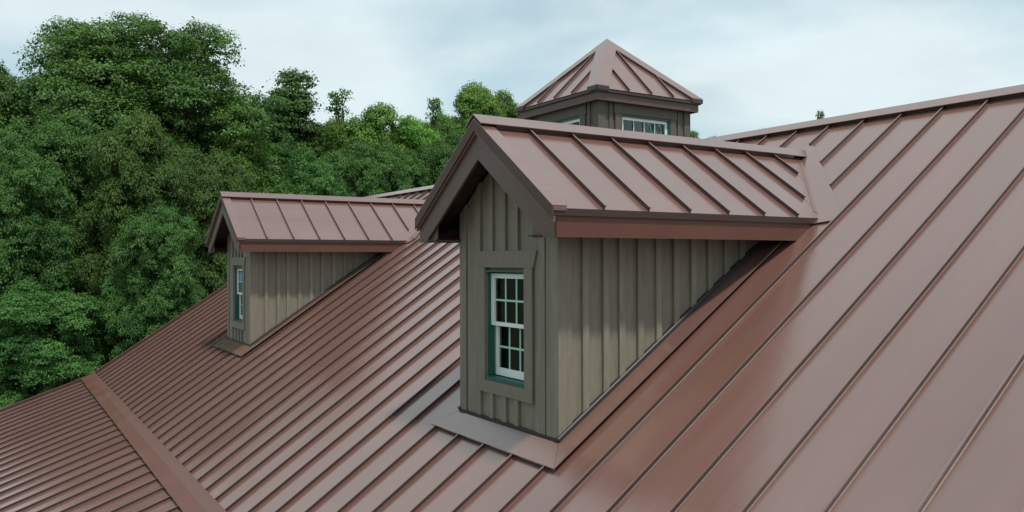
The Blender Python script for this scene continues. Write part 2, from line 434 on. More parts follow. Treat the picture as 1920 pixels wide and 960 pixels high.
# flashing over the pitch break
tf = MB()
UPV = -DN; DN2 = Vector((0, -1 / NL2, -MS2 / NL2))
yb = Y_T; o_ = P1(0, yb, 0) + Vector((0, 0, SH + 0.022))
A = Vector((X_L - .02, o_.y, o_.z)); B = Vector((X_RT, o_.y, o_.z))
tf.extrude(A, B, [(0, 0), (0.135, 0), (0.135, -0.012), (0, -0.006)], UPV, NP)
tf.extrude(A, B, [(0, 0), (0.185, 0), (0.185, -0.016), (0.179, -0.016), (0.179, -0.006), (0, -0.006)], DN2, NP2)
tf.build('transition_flashing', M['trim'], lodge)

# gable rake trim on both ends
for xr, sg in ((X_L, -1), (X_RT, 1)):
    rk = MB()
    def rake(p0, p1, n):
        o0 = p0 + n * (SH + 0.008); o1 = p1 + n * (SH + 0.008)
        rk.extrude(o0, o1, [(sg * 0.03, 0), (-sg * 0.07, 0), (-sg * 0.07, -0.014), (-sg * 0.064, -0.014), (-sg * 0.064, -0.006), (sg * 0.024, -0.006), (sg * 0.024, -0.14), (sg * 0.03, -0.14)], (1, 0, 0), n)
    rake(P1(xr, Y_T), P1(xr, Y_R - 0.02), NP)
    rake(Pb(xr, Y_T), Pb(xr, Y_R - 0.02), NB)
    rake(P2(xr, Y_E - .02), P2(xr, Y_T - .01), NP2)
    rake(Pb2(xr, Y_E - .02), Pb2(xr, Y_T - .01), NB2)
    rk.build('rake_trim', M['trim'], lodge)
    fb = MB()
    x0, x1 = (xr - 0.02, xr + 0.0) if sg < 0 else (xr, xr + 0.02)
    for f_, ya, yb_, sl in ((zp, Y_T, Y_R, 1), (zl, Y_E, Y_T, 1)):
        for mir in (0, 1):
            q = [(ya, f_(ya) - 0.06), (yb_, f_(yb_) - 0.06), (yb_, f_(yb_) - 0.28), (ya, f_(ya) - 0.28)]
            fb.poly_slab([(x0, (2 * Y_R - a if mir else a), b) for a, b in q], (1, 0, 0), 0.0, x1 - x0)
    fb.build('rake_fascia', M['dark_trim'], lodge)
ef = MB()
for mir in (0, 1):
    y0 = Y_E - 0.015 if not mir else 2 * Y_R - Y_E - 0.01
    ef.box(X_L, X_RT, y0, y0 + 0.025, zl(Y_E) - 0.30, zl(Y_E) - 0.015)
ef.build('eave_fascia', M['trim'], lodge)

# ------------------------------------------------------------------ dormer
ORG = Vector((XC, YW, zp(YW)))
RT = 0.16                                     # roof thickness
zeave_in = ZE - 0.02
def bx(m_, name, *b): return MB().box(*b).build(name, m_, dormer)
def wall_bottom(y): return zp(y) + 0.055
Y_VB = (ZF - 3.6 - 0.055) / MS                # where the side wall runs out
def roofz(dx, h=0): return ZE + DS * (EW - abs(dx)) + h
wt = 0.05
dm = MB()
# front wall sheathing with the window opening (backing of the boards)
OX, OZ0, OZ1 = 0.339, 6.515, 7.50
yf0, yf1 = YW + 0.012, YW + 0.012 + wt
zb0 = wall_bottom(YW) + 0.002
ztop = lambda dx: roofz(dx) - RT - 0.01
dm.poly_slab([(XC - WW, yf0, zb0), (XC - OX, yf0, zb0), (XC - OX, yf0, ztop(OX)), (XC - WW, yf0, ztop(WW))], (0, 1, 0), 0, wt)
dm.poly_slab([(XC + OX, yf0, zb0), (XC + WW, yf0, zb0), (XC + WW, yf0, ztop(WW)), (XC + OX, yf0, ztop(OX))], (0, 1, 0), 0, wt)
dm.poly_slab([(XC - OX, yf0, zb0), (XC + OX, yf0, zb0), (XC + OX, yf0, OZ0), (XC - OX, yf0, OZ0)], (0, 1, 0), 0, wt)
dm.poly_slab([(XC - OX, yf0, OZ1), (XC + OX, yf0, OZ1), (XC + OX, yf0, ztop(OX)), (XC, yf0, ztop(0)), (XC - OX, yf0, ztop(OX))], (0, 1, 0), 0, wt)
for sg in (-1, 1):
    xa = XC + sg * (WW - 0.012); 
    dm.poly_slab([(xa, yf1, wall_bottom(yf1)), (xa, 6.9, wall_bottom(6.9) ), (xa, 6.9, ZF + .42), (xa, yf1, ZF + .42)] if False else
                 [(xa, yf1 + .001, wall_bottom(yf1)), (xa, (ZF + .16 - 3.655) / MS, ZF + .16), (xa, yf1 + .001, ZF + .16)], (-sg, 0, 0), 0, wt)
dormer = dm.build('dormer', M['siding'], lodge, origin=ORG)
tag(dormer, 'nearer gabled dormer with olive board and batten siding and a six over six window')

# boards and battens of the front
def hoz(x): return roofz(x - XC) - RT - 0.015
front_lines = [-0.776, -0.665, -0.40, -0.19, 0.025, 0.235, 0.45, 0.60, 0.776]
BW = 0.062
def fboard(name, x0, x1, y0, y1, z0, z1=None):
    if z1 is None:
        pts = [(x0, z0), (x1, z0), (x1, hoz(x1))]
        if x0 < XC < x1: pts.append((XC, hoz(XC)))
        pts.append((x0, hoz(x0)))
    else: pts = [(x0, z0), (x1, z0), (x1, z1), (x0, z1)]
    return MB().poly_slab([(a, y0, b) for a, b in pts], (0, 1, 0), 0, y1 - y0).build(name, M['siding'], dormer)
rights = [-0.41, -0.196, 0.018, 0.215]
bts = [(r - BW, r) for r in rights]
cl, cr = (-WW - 0.002, -0.680), (0.627, WW + 0.002)
bounds = [cl[1]] + [r - BW / 2 for r in rights] + [0.41, cr[0]]
bounds[1] = -0.41
HT, HB, SB = 7.672, 7.527, 6.405
for a, b in zip(bounds[:-1], bounds[1:]):
    x0, x1 = XC + a + 0.001, XC + b - 0.001
    mid = max(x0, XC - OX - 0.12) < min(x1, XC + OX + 0.12)
    if b <= -0.40 or a >= 0.40:
        fboard('board', x0, x1, YW, YW + 0.011, zb0)
    else:
        fboard('board', x0, x1, YW, YW + 0.011, HT - 0.03)
        fboard('board', x0, x1, YW, YW + 0.011, zb0, SB + 0.03)
for (a, b) in bts:
    if b > 0.4:
        fboard('batten', XC + a, XC + b, YW - 0.027, YW - 0.001, zb0)
    elif b < -0.4 and False:
        pass
    else:
        fboard('batten', XC + a, XC + b, YW - 0.027, YW - 0.001, HT + 0.001)
        fboard('batten', XC + a, XC + b, YW - 0.027, YW - 0.001, zb0, SB - 0.001)
fboard('batten', XC + .468, XC + .606, YW - 0.022, YW - 0.001, zb0)
fboard('batten', XC + -.66, XC + -.462, YW - 0.014, YW - 0.001, zb0)
fboard('corner_board', XC + cl[0] - .02, XC + cl[1], YW - 0.024, YW - 0.001, zb0 - .004)
fboard('corner_board', XC + cr[0], XC + cr[1] + .02, YW - 0.024, YW - 0.001, zb0 - .004)
MB().box(XC - WW - .028, XC + WW + .028, YW - .034, YW + .005, zp(YW - .034) + .02, zb0 + .004).build('step_flashing', M['step'], dormer)
# side walls
for sg in (-1, 1):
    xw = XC + sg * WW
    def sboard(name, y0, y1, t0, t1):
        zt = ZF + 0.12
        ye = (zt - 3.655) / MS
        y1 = min(y1, ye - .002)
        if y1 <= y0 + 0.005: return
        pts = [(y0, wall_bottom(y0)), (y1, wall_bottom(y1)), (y1, zt), (y0, zt)]
        MB().poly_slab([(xw + sg * t0, a, b) for a, b in pts], (sg, 0, 0), 0, t1 - t0).build(name, M['siding'], dormer)
    sboard('corner_board', YW + 0.0, YW + 0.108, 0.001, 0.021)
    lines = [0.216, 0.428, 0.60, 0.804, 1.012, 1.220, 1.429, 1.641, 1.852, 2.06, 2.27, 2.48, 2.69]
    bb = [0.108] + [q + BW / 2 for q in lines] + [2.95]
    for a, b in zip(bb[:-1], bb[1:]): sboard('board', YW + a + .001, YW + b - .001, -0.010, 0.001)
    for q in lines: sboard('batten', YW + q, YW + q + BW, 0.002, 0.027)

# window casing
yc0, yc1 = YW - 0.036, YW - 0.0005
hd = MB().poly_slab([(XC - .46, yc0 - .004, HB), (XC + .46, yc0 - .004, HB), (XC + .515, yc0 - .004, HT), (XC - .515, yc0 - .004, HT)], (0, 1, 0), 0, yc1 - yc0 + .004)
hd.build('head_casing', M['casing'], dormer)
for a, b in ((-0.44, -.3200), (.3200, 0.44)):
    MB().box(XC + a, XC + b, yc0, yc1, SB + 0.11, HB - 0.001).build('side_casing', M['casing'], dormer)
MB().box(XC - .44, XC + .44, yc0, yc1, SB, SB + 0.109).build('sill_casing', M['casing'], dormer)
# green frame lining the opening
gf = MB(); d0, d1 = YW - 0.03, YW + 0.20; t = 0.014
gf.box(XC - OX + .0045, XC - OX + .0045 + t, d0, d1, OZ0 + t, OZ1 - t)
gf.box(XC + OX - .0045 - t, XC + OX - .0045, d0, d1, OZ0 + t, OZ1 - t)
gf.box(XC - OX + .0045, XC + OX - .0045, d0, d1, OZ1 - t, OZ1 - .001)
gf.box(XC - OX + .0045, XC + OX - .0045, d0, d1, OZ0 + .001, OZ0 + t)
gf.box(XC - OX + .0045 + t, XC - OX + .0045 + t + .014, YW + .075, YW + .080, OZ0 + t, OZ1 - t)
gf.box(XC - OX + .03, XC + OX - .03, d0 - .0, YW + .05, OZ0 + t + .001, OZ0 + t + .02)
gf.build('window_frame', M['green'], dormer)
tr = MB()
for sg in (-1, 1):
    xi = XC + sg * (OX - .0045 - t)
    tr.box(min(xi, xi - sg * .016), max(xi, xi - sg * .016), YW + .072, YW + .085, OZ0 + .045, 7.02)
    tr.box(min(xi, xi - sg * .010), max(xi, xi - sg * .010), YW + .086, YW + .12, OZ0 + .045, 7.02)
tr.build('sash_track', M['track'], dormer)
def sash(yc, x0, x1, z0, z1, st, br, trail):
    s_ = MB(); y0, y1 = yc, yc + 0.032
    s_.box(x0, x0 + st, y0, y1, z0, z1); s_.box(x1 - st, x1, y0, y1, z0, z1)
    s_.box(x0 + st, x1 - st, y0, y1, z0, z0 + br); s_.box(x0 + st, x1 - st, y0, y1, z1 - trail, z1)
    s_.build('sash', M['white'], dormer)
    gx0, gx1, gz0, gz1 = x0 + st, x1 - st, z0 + br, z1 - trail
    gw = 0.017; yg0, yg1 = y0 + .009, y0 + .016
    cw = (gx1 - gx0) / 3; zm = (gz0 + gz1) / 2
    for i in (1, 2):
        MB().box(gx0 + i * cw - gw / 2, gx0 + i * cw + gw / 2, yg0, yg1, gz0, gz1).build('grille_bar', M['mint'], dormer)
    MB().box(gx0, gx1, yg0 - .001, yg1 + .001, zm - gw / 2, zm + gw / 2).build('grille_bar', M['mint'], dormer)
    for i in range(3):
        for (a, b) in ((gz0, zm), (zm, gz1)):
            MB().box(gx0 + i * cw + .0005, gx0 + (i + 1) * cw - .0005, y0 + .018, y0 + .021, a + .0005, b - .0005).build('pane', M['glass'], dormer)
    return gx0, gx1, gz0, gz1, cw
xi0, xi1 = XC - .298, XC + .298
UP = sash(YW + .034, XC - .3185, XC + .3185, 7.005, 7.472, 0.056, 0.034, 0.042)
LO = sash(YW + .072, xi0, xi1, 6.555, 7.038, 0.040, 0.068, 0.034)
# room behind: dark back wall and some hanging wires
MB().box(XC - WW + .1, XC + WW - .1, YW + 1.5, YW + 1.52, zp(YW + 1.5) + .01, 8.2).build('dark_backing', M['inside'], dormer)
wires = MB()
rw = random.Random(3)
for i in range(6):
    x = XC - .26 + i * .085 + rw.uniform(-.02, .02); y = YW + .24 + rw.uniform(0, .1)
    z0 = rw.choice([6.75, 7.1, 7.2])
    pts = [(x + .015 * math.sin(k * 1.1 + i), y, 7.5 - (7.5 - z0) * k / 6) for k in range(7)]
    wires.tube(pts, [0.0025] * 7, 5)
for zz in (6.86, 7.33):
    wires.tube([(XC - .28 + k * .06, YW + .26, zz + .03 * math.sin(k * .9)) for k in range(8)], [0.003] * 8, 5)
wires.build('hanging_wire', M['cord'], dormer)

# dormer roof: soffit body, panels, seams
rb = MB()
YV = (ZE - 3.6) / MS
for sg in (-1, 1):
    nD = Vector((sg * DS, 0, 1)).normalized()
    # sloped decking under the panels (visible from below at the gable as dark boards)
    ya, yb2 = YR_ + 0.03, 7.6
    q = [(XC + sg * (EW - .03), ya), (XC + sg * (EW - .03), YV - .15), (XC + sg * .0, yb2), (XC, ya)]
    base = [(x, y, roofz(x - XC) - 0.006) for x, y in q]
    rb.poly_slab(base, (0, 0, 1), -0.10, 0)
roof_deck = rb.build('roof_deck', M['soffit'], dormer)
# soffit boards under the gable overhang, running level
nb = 9
for sg in (-1, 1):
    for i in range(nb):
        u0, u1 = (EW - .05) * i / nb + .004, (EW - .05) * (i + 1) / nb - .004
        zo = -RT - 0.055
        pts = [(XC + sg * u0, YR_ + .05, roofz(u0) - RT + .0), (XC + sg * u1, YR_ + .05, roofz(u1) - RT), (XC + sg * u1, YW - .026, roofz(u1) - RT), (XC + sg * u0, YW - .026, roofz(u0) - RT)]
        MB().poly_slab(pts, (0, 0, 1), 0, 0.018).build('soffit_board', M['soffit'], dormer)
dseams = [3.965 + 0.457 * k for k in range(9)]
ye_edges = [YR_ + .004] + dseams
def dclip(y): return min(EW, max(0.0, EW - (MS * y + 3.6 - ZE) / DS))
for sg in (-1, 1):
    nD = Vector((sg * DS, 0, 1)).normalized()
    dD = Vector((sg, 0, -DS)).normalized()
    def PD(u, y, h=0): return Vector((XC + sg * u, y, roofz(u))) + nD * h
    for k, ya in enumerate(ye_edges):
        yb3 = ye_edges[k + 1] if k + 1 < len(ye_edges) else 7.79
        if ya > 7.75: break
        a_, b_ = ya + (.003 if k else 0), yb3 - .003
        pts = [PD(0.0, a_), PD(dclip(a_) + .015, a_)]
        if a_ < YV < b_: pts.append(PD(EW + .015, YV))
        u = dclip(b_)
        pts += [PD(u + (.015 if u > 0 else 0), b_)]
        if u > 0.01: pts.append(PD(0.0, b_))
        MB().poly_slab(pts, nD, 0, 0.004).build('roof_panel', M['metal'], dormer)
    for y in dseams:
        u = dclip(y)
        if u < 0.25: continue
        ulow = EW + .012 if y < YV - .25 else u - 0.17
        u0 = .07
        if ulow - u0 < .1: continue
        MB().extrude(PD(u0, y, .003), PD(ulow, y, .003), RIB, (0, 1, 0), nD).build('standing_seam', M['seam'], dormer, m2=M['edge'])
    # valley flashing lying on the main roof
    offs = 0.27
    vl = MB()
    A0 = (XC + sg * (EW + .02), YV - .02); B0 = (XC, yval(0) + .02)
    dvx, dvy = (B0[0] - A0[0]), (B0[1] - A0[1]); ln_ = math.hypot(dvx, dvy)
    nx, ny = sg * abs(dvy) / ln_, abs(dvx) / ln_
    q = [P1(XC + sg * (EW - .12), 6.46, 0), P1(XC + sg * (EW + .19), 6.52, 0), P1(XC + sg * (EW + .208), 6.64, 0), P1(B0[0] + sg * .075, yval(0) + .13, 0), P1(B0[0], yval(0) + .16, 0), P1(B0[0], B0[1] - .05, 0)]
    vl.poly_slab(q, NP, 0.016, 0.023)
    vl.build('valley_flashing', M['metal'], dormer)
    # fold on the dormer side of the valley
    vf = MB()
    def V3(y, inset, h=0):
        return PD(max(dclip(y) - inset, 0), y, h)
    ys_ = [YV + .02, 7.60]
    vf.poly_slab([V3(ys_[0], -.012), V3(ys_[1], -.012), V3(ys_[1], .075), V3(ys_[0], .075)], nD, 0.0045, 0.009)
    vf.build('valley_flashing', M['metal'], dormer)
    # eave: drip edge, fascia, level soffit with the boxed return at the gable
    xe = XC + sg * EW
    yv_f = (ZF + .08 - 3.6) / MS
    de = MB()
    x_in, x_out = sorted((xe - sg * 0.012, xe + sg * 0.020))
    yend = YV + .03
    de.poly_slab([(x_in, YR_ + .004, ZE - .062), (x_out, YR_ + .004, ZE - .062), (x_out, YR_ + .004, ZE - .012), (x_in, YR_ + .004, ZE - .002)], (0, 1, 0), 0, yend - YR_)
    de.build('drip_edge', M['dark_trim'], dormer)
    fa = MB()
    q = [(YR_ + .028, ZF), (YR_ + .028, ZE - .063), (yend - .02, ZE - .063), ((ZF - 3.6) / MS + .02, ZF)]
    fa.poly_slab([(xe - sg * .022, a, b) for a, b in q], (sg, 0, 0), 0, 0.022)
    fa.build('eave_fascia', M['trim'], dormer)
    so = MB()
    x0, x1 = sorted((XC + sg * (WW - .01), xe - sg * .023))
    ysf = (ZF - 3.6) / MS
    so.poly_slab([(x0, YR_ + .028, ZF + .012), (x1, YR_ + .028, ZF + .012), (x1, ysf, ZF + .012), (x0, ysf, ZF + .012)], (0, 0, 1), 0, 0.012)
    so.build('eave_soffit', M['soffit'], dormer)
    # inner side of the boxed return
    rt = MB()
    xr0 = XC + sg * (WW + .02)
    rt.poly_slab([(xe - sg * .024, YR_ + .052, ZF + .001), (xr0, YR_ + .052, ZF + .001), (xr0, YR_ + .052, roofz(xr0 - XC) - RT - .002), (xe - sg * .024, YR_ + .052, roofz(xe - XC) - RT - .0)], (0, 1, 0), 0, .012)
    rt.build('eave_return', M['rakef'], dormer)
    # rake fascia board, with its top moulding
    fz = 0.098 
    tt = 0.300 / 1
    zo = lambda u: roofz(u) + .02
    rf = MB()
    lowc = ZF
    # board: from top offset -0.10 to -0.315 below roof surface
    t0, t1 = -0.085, -0.315
    pts = [(0, roofz(0) + t0), (EW - .001, roofz(EW) + t0), (EW - .001, ZF), (EW - .001 - (0.0), ZF)]
    # lower edge meets level line at ZF
    ucut = EW - (ZF - (ZE + t1)) / DS
    pts = [(0, roofz(0) + t0), (EW, roofz(EW) + t0), (EW, ZF), (min(EW - .002, ucut), ZF), (0, roofz(0) + t1)]
    rf.poly_slab([(XC + sg * a, YR_ + .026, b) for a, b in pts], (0, 1, 0), 0, 0.024)
    rf.build('rake_fascia', M['rakef'], dormer)
    mo = MB()
    pts = [(0, roofz(0) + t0 + .03), (EW + .018, roofz(EW + .018) + t0 + .03), (EW + .018, roofz(EW + .018) + t0 - .012), (0, roofz(0) + t0 - .012)]
    mo.poly_slab([(XC + sg * a, YR_ + .002, b) for a, b in pts], (0, 1, 0), 0, 0.023)
    mo.build('rake_moulding', M['mould'], dormer)
    rk = MB()
    # outer metal rake trim: tall face and flat top leg over the first panel
    pts = [(0, roofz(0) + .030), (EW + .03, roofz(EW + .03) + .030), (EW + .03, roofz(EW + .03) - .075), (0, roofz(0) - .075)]
    rk.poly_slab([(XC + sg * a, YR_ - .012, b) for a, b in pts], (0, 1, 0), 0, 0.010)
    rk.build('rake_trim', M['raket'], dormer)
    rk = MB()
    def PR(u, y, h): return Vector((XC + sg * u, y, roofz(u) + h))
    rk.poly_slab([PR(0.0, YR_ - .012, .031), PR(EW + .03, YR_ - .012, .031), PR(EW + .03, YR_ + .125, .031), PR(0, YR_ + .125, .031)], (0, 0, 1), 0, .004)
    rk.poly_slab([PR(0.0, YR_ + .119, .0305), PR(EW + .02, YR_ + .119, .0305), PR(EW + .02, YR_ + .125, .0305), PR(0, YR_ + .125, .0305)], (0, 0, 1), -.024, 0)
    rk.poly_slab([PR(EW + .025, YR_, .0305), PR(EW + .03, YR_, .0305), PR(EW + .03, YR_ + .118, .0305), PR(EW + .025, YR_ + .118, .0305)], (0, 0, 1), -.035, 0)
    rk.build('rake_cover', M['metal'], dormer)
# dormer ridge cap
rc = MB(); cz = ZAP + (SH + .020) * math.sqrt(1 + DS * DS)
yend = (cz - 3.6) / MS
for sg in (-1, 1):
    nD = Vector((sg * DS, 0, 1)).normalized(); dD = Vector((sg, 0, -DS)).normalized()
    leg(rc, Vector((XC, YR_ - .02, cz)), Vector((XC, yend + .06, cz)), dD, nD, 0.165)
rc.build('ridge_cap', M['metal'], dormer)
rcl = MB()
for sg in (-1, 1):
    nD = Vector((sg * DS, 0, 1)).normalized(); dD = Vector((sg, 0, -DS)).normalized()
    e = Vector((XC, 0, ZAP)) + dD * 0.115
    yy = [YR_ + .125] + [y for y in dseams if y < 7.3] + [7.5]
    for a, b in zip(yy[:-1], yy[1:]):
        rcl.extrude(e + Vector((0, a + .014, 0)), e + Vector((0, b - .014, 0)), [(0, 0.005), (0.012, 0.005), (0.012, SH + .012), (0, SH + .012)], dD, nD)
rcl.build('ridge_closure', M['dark_trim'], dormer)
# apron and side flashings on the main roof
FH = SH + .006
xo = WW + .24; yfr = YW - .205
ap = MB()
ap.poly_slab([P1(XC - xo, yfr), P1(XC + xo, yfr), P1(XC + WW + .03, YW - .012), P1(XC - WW - .03, YW - .012)], NP, FH, FH + .005)
ap.poly_slab([P1(XC - xo, yfr), P1(XC + xo, yfr), P1(XC + xo - .006, yfr + .006), P1(XC - xo + .006, yfr + .006)], NP, FH - .014, FH - .0002)
ap.poly_slab([P1(XC - WW - .03, YW - .012), P1(XC + WW + .03, YW - .012), P1(XC + WW + .03, YW - .004), P1(XC - WW - .03, YW - .004)], (0, 0, 1), FH, FH + .022)
ap.build('apron_flashing', M['metal'], dormer)
for sg in (-1, 1):
    sf = MB()
    ymx = (ZF + .15 - 3.6) / MS
    q = [P1(XC + sg * (WW + .034), YW - .010), P1(XC + sg * (xo + .000), yfr + .002), P1(XC + sg * (xo + .000), ymx), P1(XC + sg * (WW + .034), ymx)]
    sf.poly_slab(q, NP, FH - .0006, FH + .0046)
    sf.build('side_flashing', M['metal'], dormer)
    # dark gutter-like step flashing along the foot of the wall
    st = MB()
    st.extrude(P1(XC + sg * (WW + .004), YW - .0, 0), P1(XC + sg * (WW + .004), ymx, 0), [(0, FH + .006), (sg * .040, FH + .006), (sg * .040, FH + .034), (sg * .034, FH + .041), (0, FH + .041)], (1, 0, 0), NP)
    st.build('step_flashing', M['step'], dormer)

# ------------------------------------------------------------------ far dormer: a copy
def copy_children(src, dst):
    for ch in list(src.children):
        c = ch.copy(); COL.objects.link(c); c.parent = dst
        copy_children(ch, c)
dormer2 = dormer.copy(); COL.objects.link(dormer2); dormer2.parent = lodge
dormer2.location = dormer.location + D2
WPOS[dormer2.name] = wpos(dormer) + D2
copy_children(dormer, dormer2)
tag(dormer2, 'farther gabled dormer with a blue sticker in its window')
gx0, gx1, gz0, gz1, cw = UP
MB().box(gx0 + D2.x + cw * .15, gx0 + D2.x + cw * 1.9, YW + D2.y + .048, YW + D2.y + .051, gz0 + D2.z + (gz1 - gz0) * .55, gz1 + D2.z - .03).build('window_sticker', M['sticker'], dormer2)

# ------------------------------------------------------------------ cupola
CX, CY, CW_ = -10.249, 8.455, 0.915
CE = 1.045; CZE = 10.10; CS = 0.988; CZB = 9.925
cb = MB()
zbase = zp(CY - CW_) - .2
def ring(mb, r, z0, z1, holes=False):
    mb.box(CX - r, CX + r, CY - r, CY + r, z0, z1)
cw0 = MB()
t = .05; wo = 0.505; wz0, wz1 = 8.95, 9.775
rI = CW_ - .012
def cwall(axis, sg):
    """wall sheathing with a window hole; local coords u along wall, z up"""
    for (u0, u1, z0, z1) in ((-rI, -wo, zbase, CZB + .03), (wo, rI, zbase, CZB + .03), (-wo, wo, wz1, CZB + .03), (-wo, wo, zbase, wz0)):
        if axis == 'x':
            xa, xb = sorted((CX + sg * rI, CX + sg * (rI - t)))
            cw0.box(xa, xb, CY + u0, CY + u1, z0, z1)
        else:
            ya, yb_ = sorted((CY + sg * (rI - .0), CY + sg * (rI - t)))
            e = t + .001
            cw0.box(CX + max(u0, -rI + e), CX + min(u1, rI - e), ya, yb_, z0, z1)
for ax in 'xy':
    for sg in (-1, 1): cwall(ax, sg)
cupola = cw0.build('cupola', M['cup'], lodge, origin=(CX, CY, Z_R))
tag(cupola, 'square cupola with a hipped metal roof astride the ridge')
def side_box(ax, sg, u0, u1, z0, z1, d0, d1, name, m_):
    """box on a wall: u along wall, d outwards from the board face plane at CW_"""
    a, b = sorted((sg * (CW_ + d0), sg * (CW_ + d1)))
    if ax == 'x': mb_ = MB().box(CX + a, CX + b, CY + u0, CY + u1, z0, z1)
    else: mb_ = MB().box(CX + u0, CX + u1, CY + a, CY + b, z0, z1)
    return mb_.build(name, m_, cupola)
for ax in 'xy':
    for sg in (-1, 1):
        hi = CZB + .02
        e = 0.0 if ax == 'x' else 0.021
        ed = CW_ - (0.0 if ax == 'x' else 0.0)
        # corner boards
        for s2 in (-1, 1):
            u0, u1 = sorted((s2 * (CW_ + (.021 if ax == 'x' else -.001)), s2 * (CW_ - .11)))
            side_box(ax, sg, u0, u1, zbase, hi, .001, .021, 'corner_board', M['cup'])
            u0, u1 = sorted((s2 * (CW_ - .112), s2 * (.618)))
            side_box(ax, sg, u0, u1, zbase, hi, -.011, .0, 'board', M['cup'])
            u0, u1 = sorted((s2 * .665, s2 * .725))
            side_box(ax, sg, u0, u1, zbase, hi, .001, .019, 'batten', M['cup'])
            u0, u1 = sorted((s2 * (wo - .004), s2 * .616))
            side_box(ax, sg, u0, u1, zbase, wz1 + .0, .001 - .012, .026, 'side_casing', M['cup'])
        side_box(ax, sg, -.64, .64, wz1 + .001, hi, -.011, .030, 'head_casing', M['cup'])
        # green frame, white sash, panes
        def wbox(m_, name, parts):
            mm = MB()
            for (u0, u1, z0, z1, d0, d1) in parts:
                a, b = sorted((sg * (CW_ + d0), sg * (CW_ + d1)))
                if ax == 'x': mm.box(CX + a, CX + b, CY + u0, CY + u1, z0, z1)
                else: mm.box(CX + u0, CX + u1, CY + a, CY + b, z0, z1)
            return mm.build(name, m_, cupola)
        g = wo - .005
        wbox(M['green'], 'window_frame', [(-g, -g + .028, wz0, wz1 - .03, -.10, .012), (g - .028, g, wz0, wz1 - .03, -.10, .012), (-g, g, wz1 - .029, wz1 - .001, -.10, .012), (-g + .029, g - .029, wz0, wz0 + .03, -.10, .012)])
        a0 = g - .029; z0, z1 = wz0 + .031, wz1 - .031
        wbox(M['white'], 'sash', [(-a0, -a0 + .045, z0, z1, -.05, -.018), (a0 - .045, a0, z0, z1, -.05, -.018), (-a0 + .045, a0 - .045, z1 - .045, z1, -.05, -.018), (-a0 + .045, a0 - .045, z0, z0 + .05, -.05, -.018)])
        i0 = a0 - .045; cwid = 2 * i0 / 4; zt_ = z1 - .045; zb_ = z0 + .05; rh = (zt_ - zb_) / 3
        for i in (1, 2, 3): wbox(M['mint'], 'grille_bar', [(-i0 + i * cwid - .009, -i0 + i * cwid + .009, zb_, zt_, -.034, -.026)])
        for i in (1, 2): wbox(M['mint'], 'grille_bar', [(-i0, i0, zb_ + i * rh - .009, zb_ + i * rh + .009, -.035, -.025)])
        for i in range(4):
            for j in range(3):
                wbox(M['glass'], 'pane', [(-i0 + i * cwid + .0005, -i0 + (i + 1) * cwid - .0005, zb_ + j * rh + .0005, zb_ + (j + 1) * rh - .0005, -.042, -.039)])
MB().box(CX - .6, CX + .6, CY - .6, CY + .6, zbase + .5, CZB - .02).build('dark_backing', M['inside'], cupola)  # added dark core, stops sky showing through the cupola windows
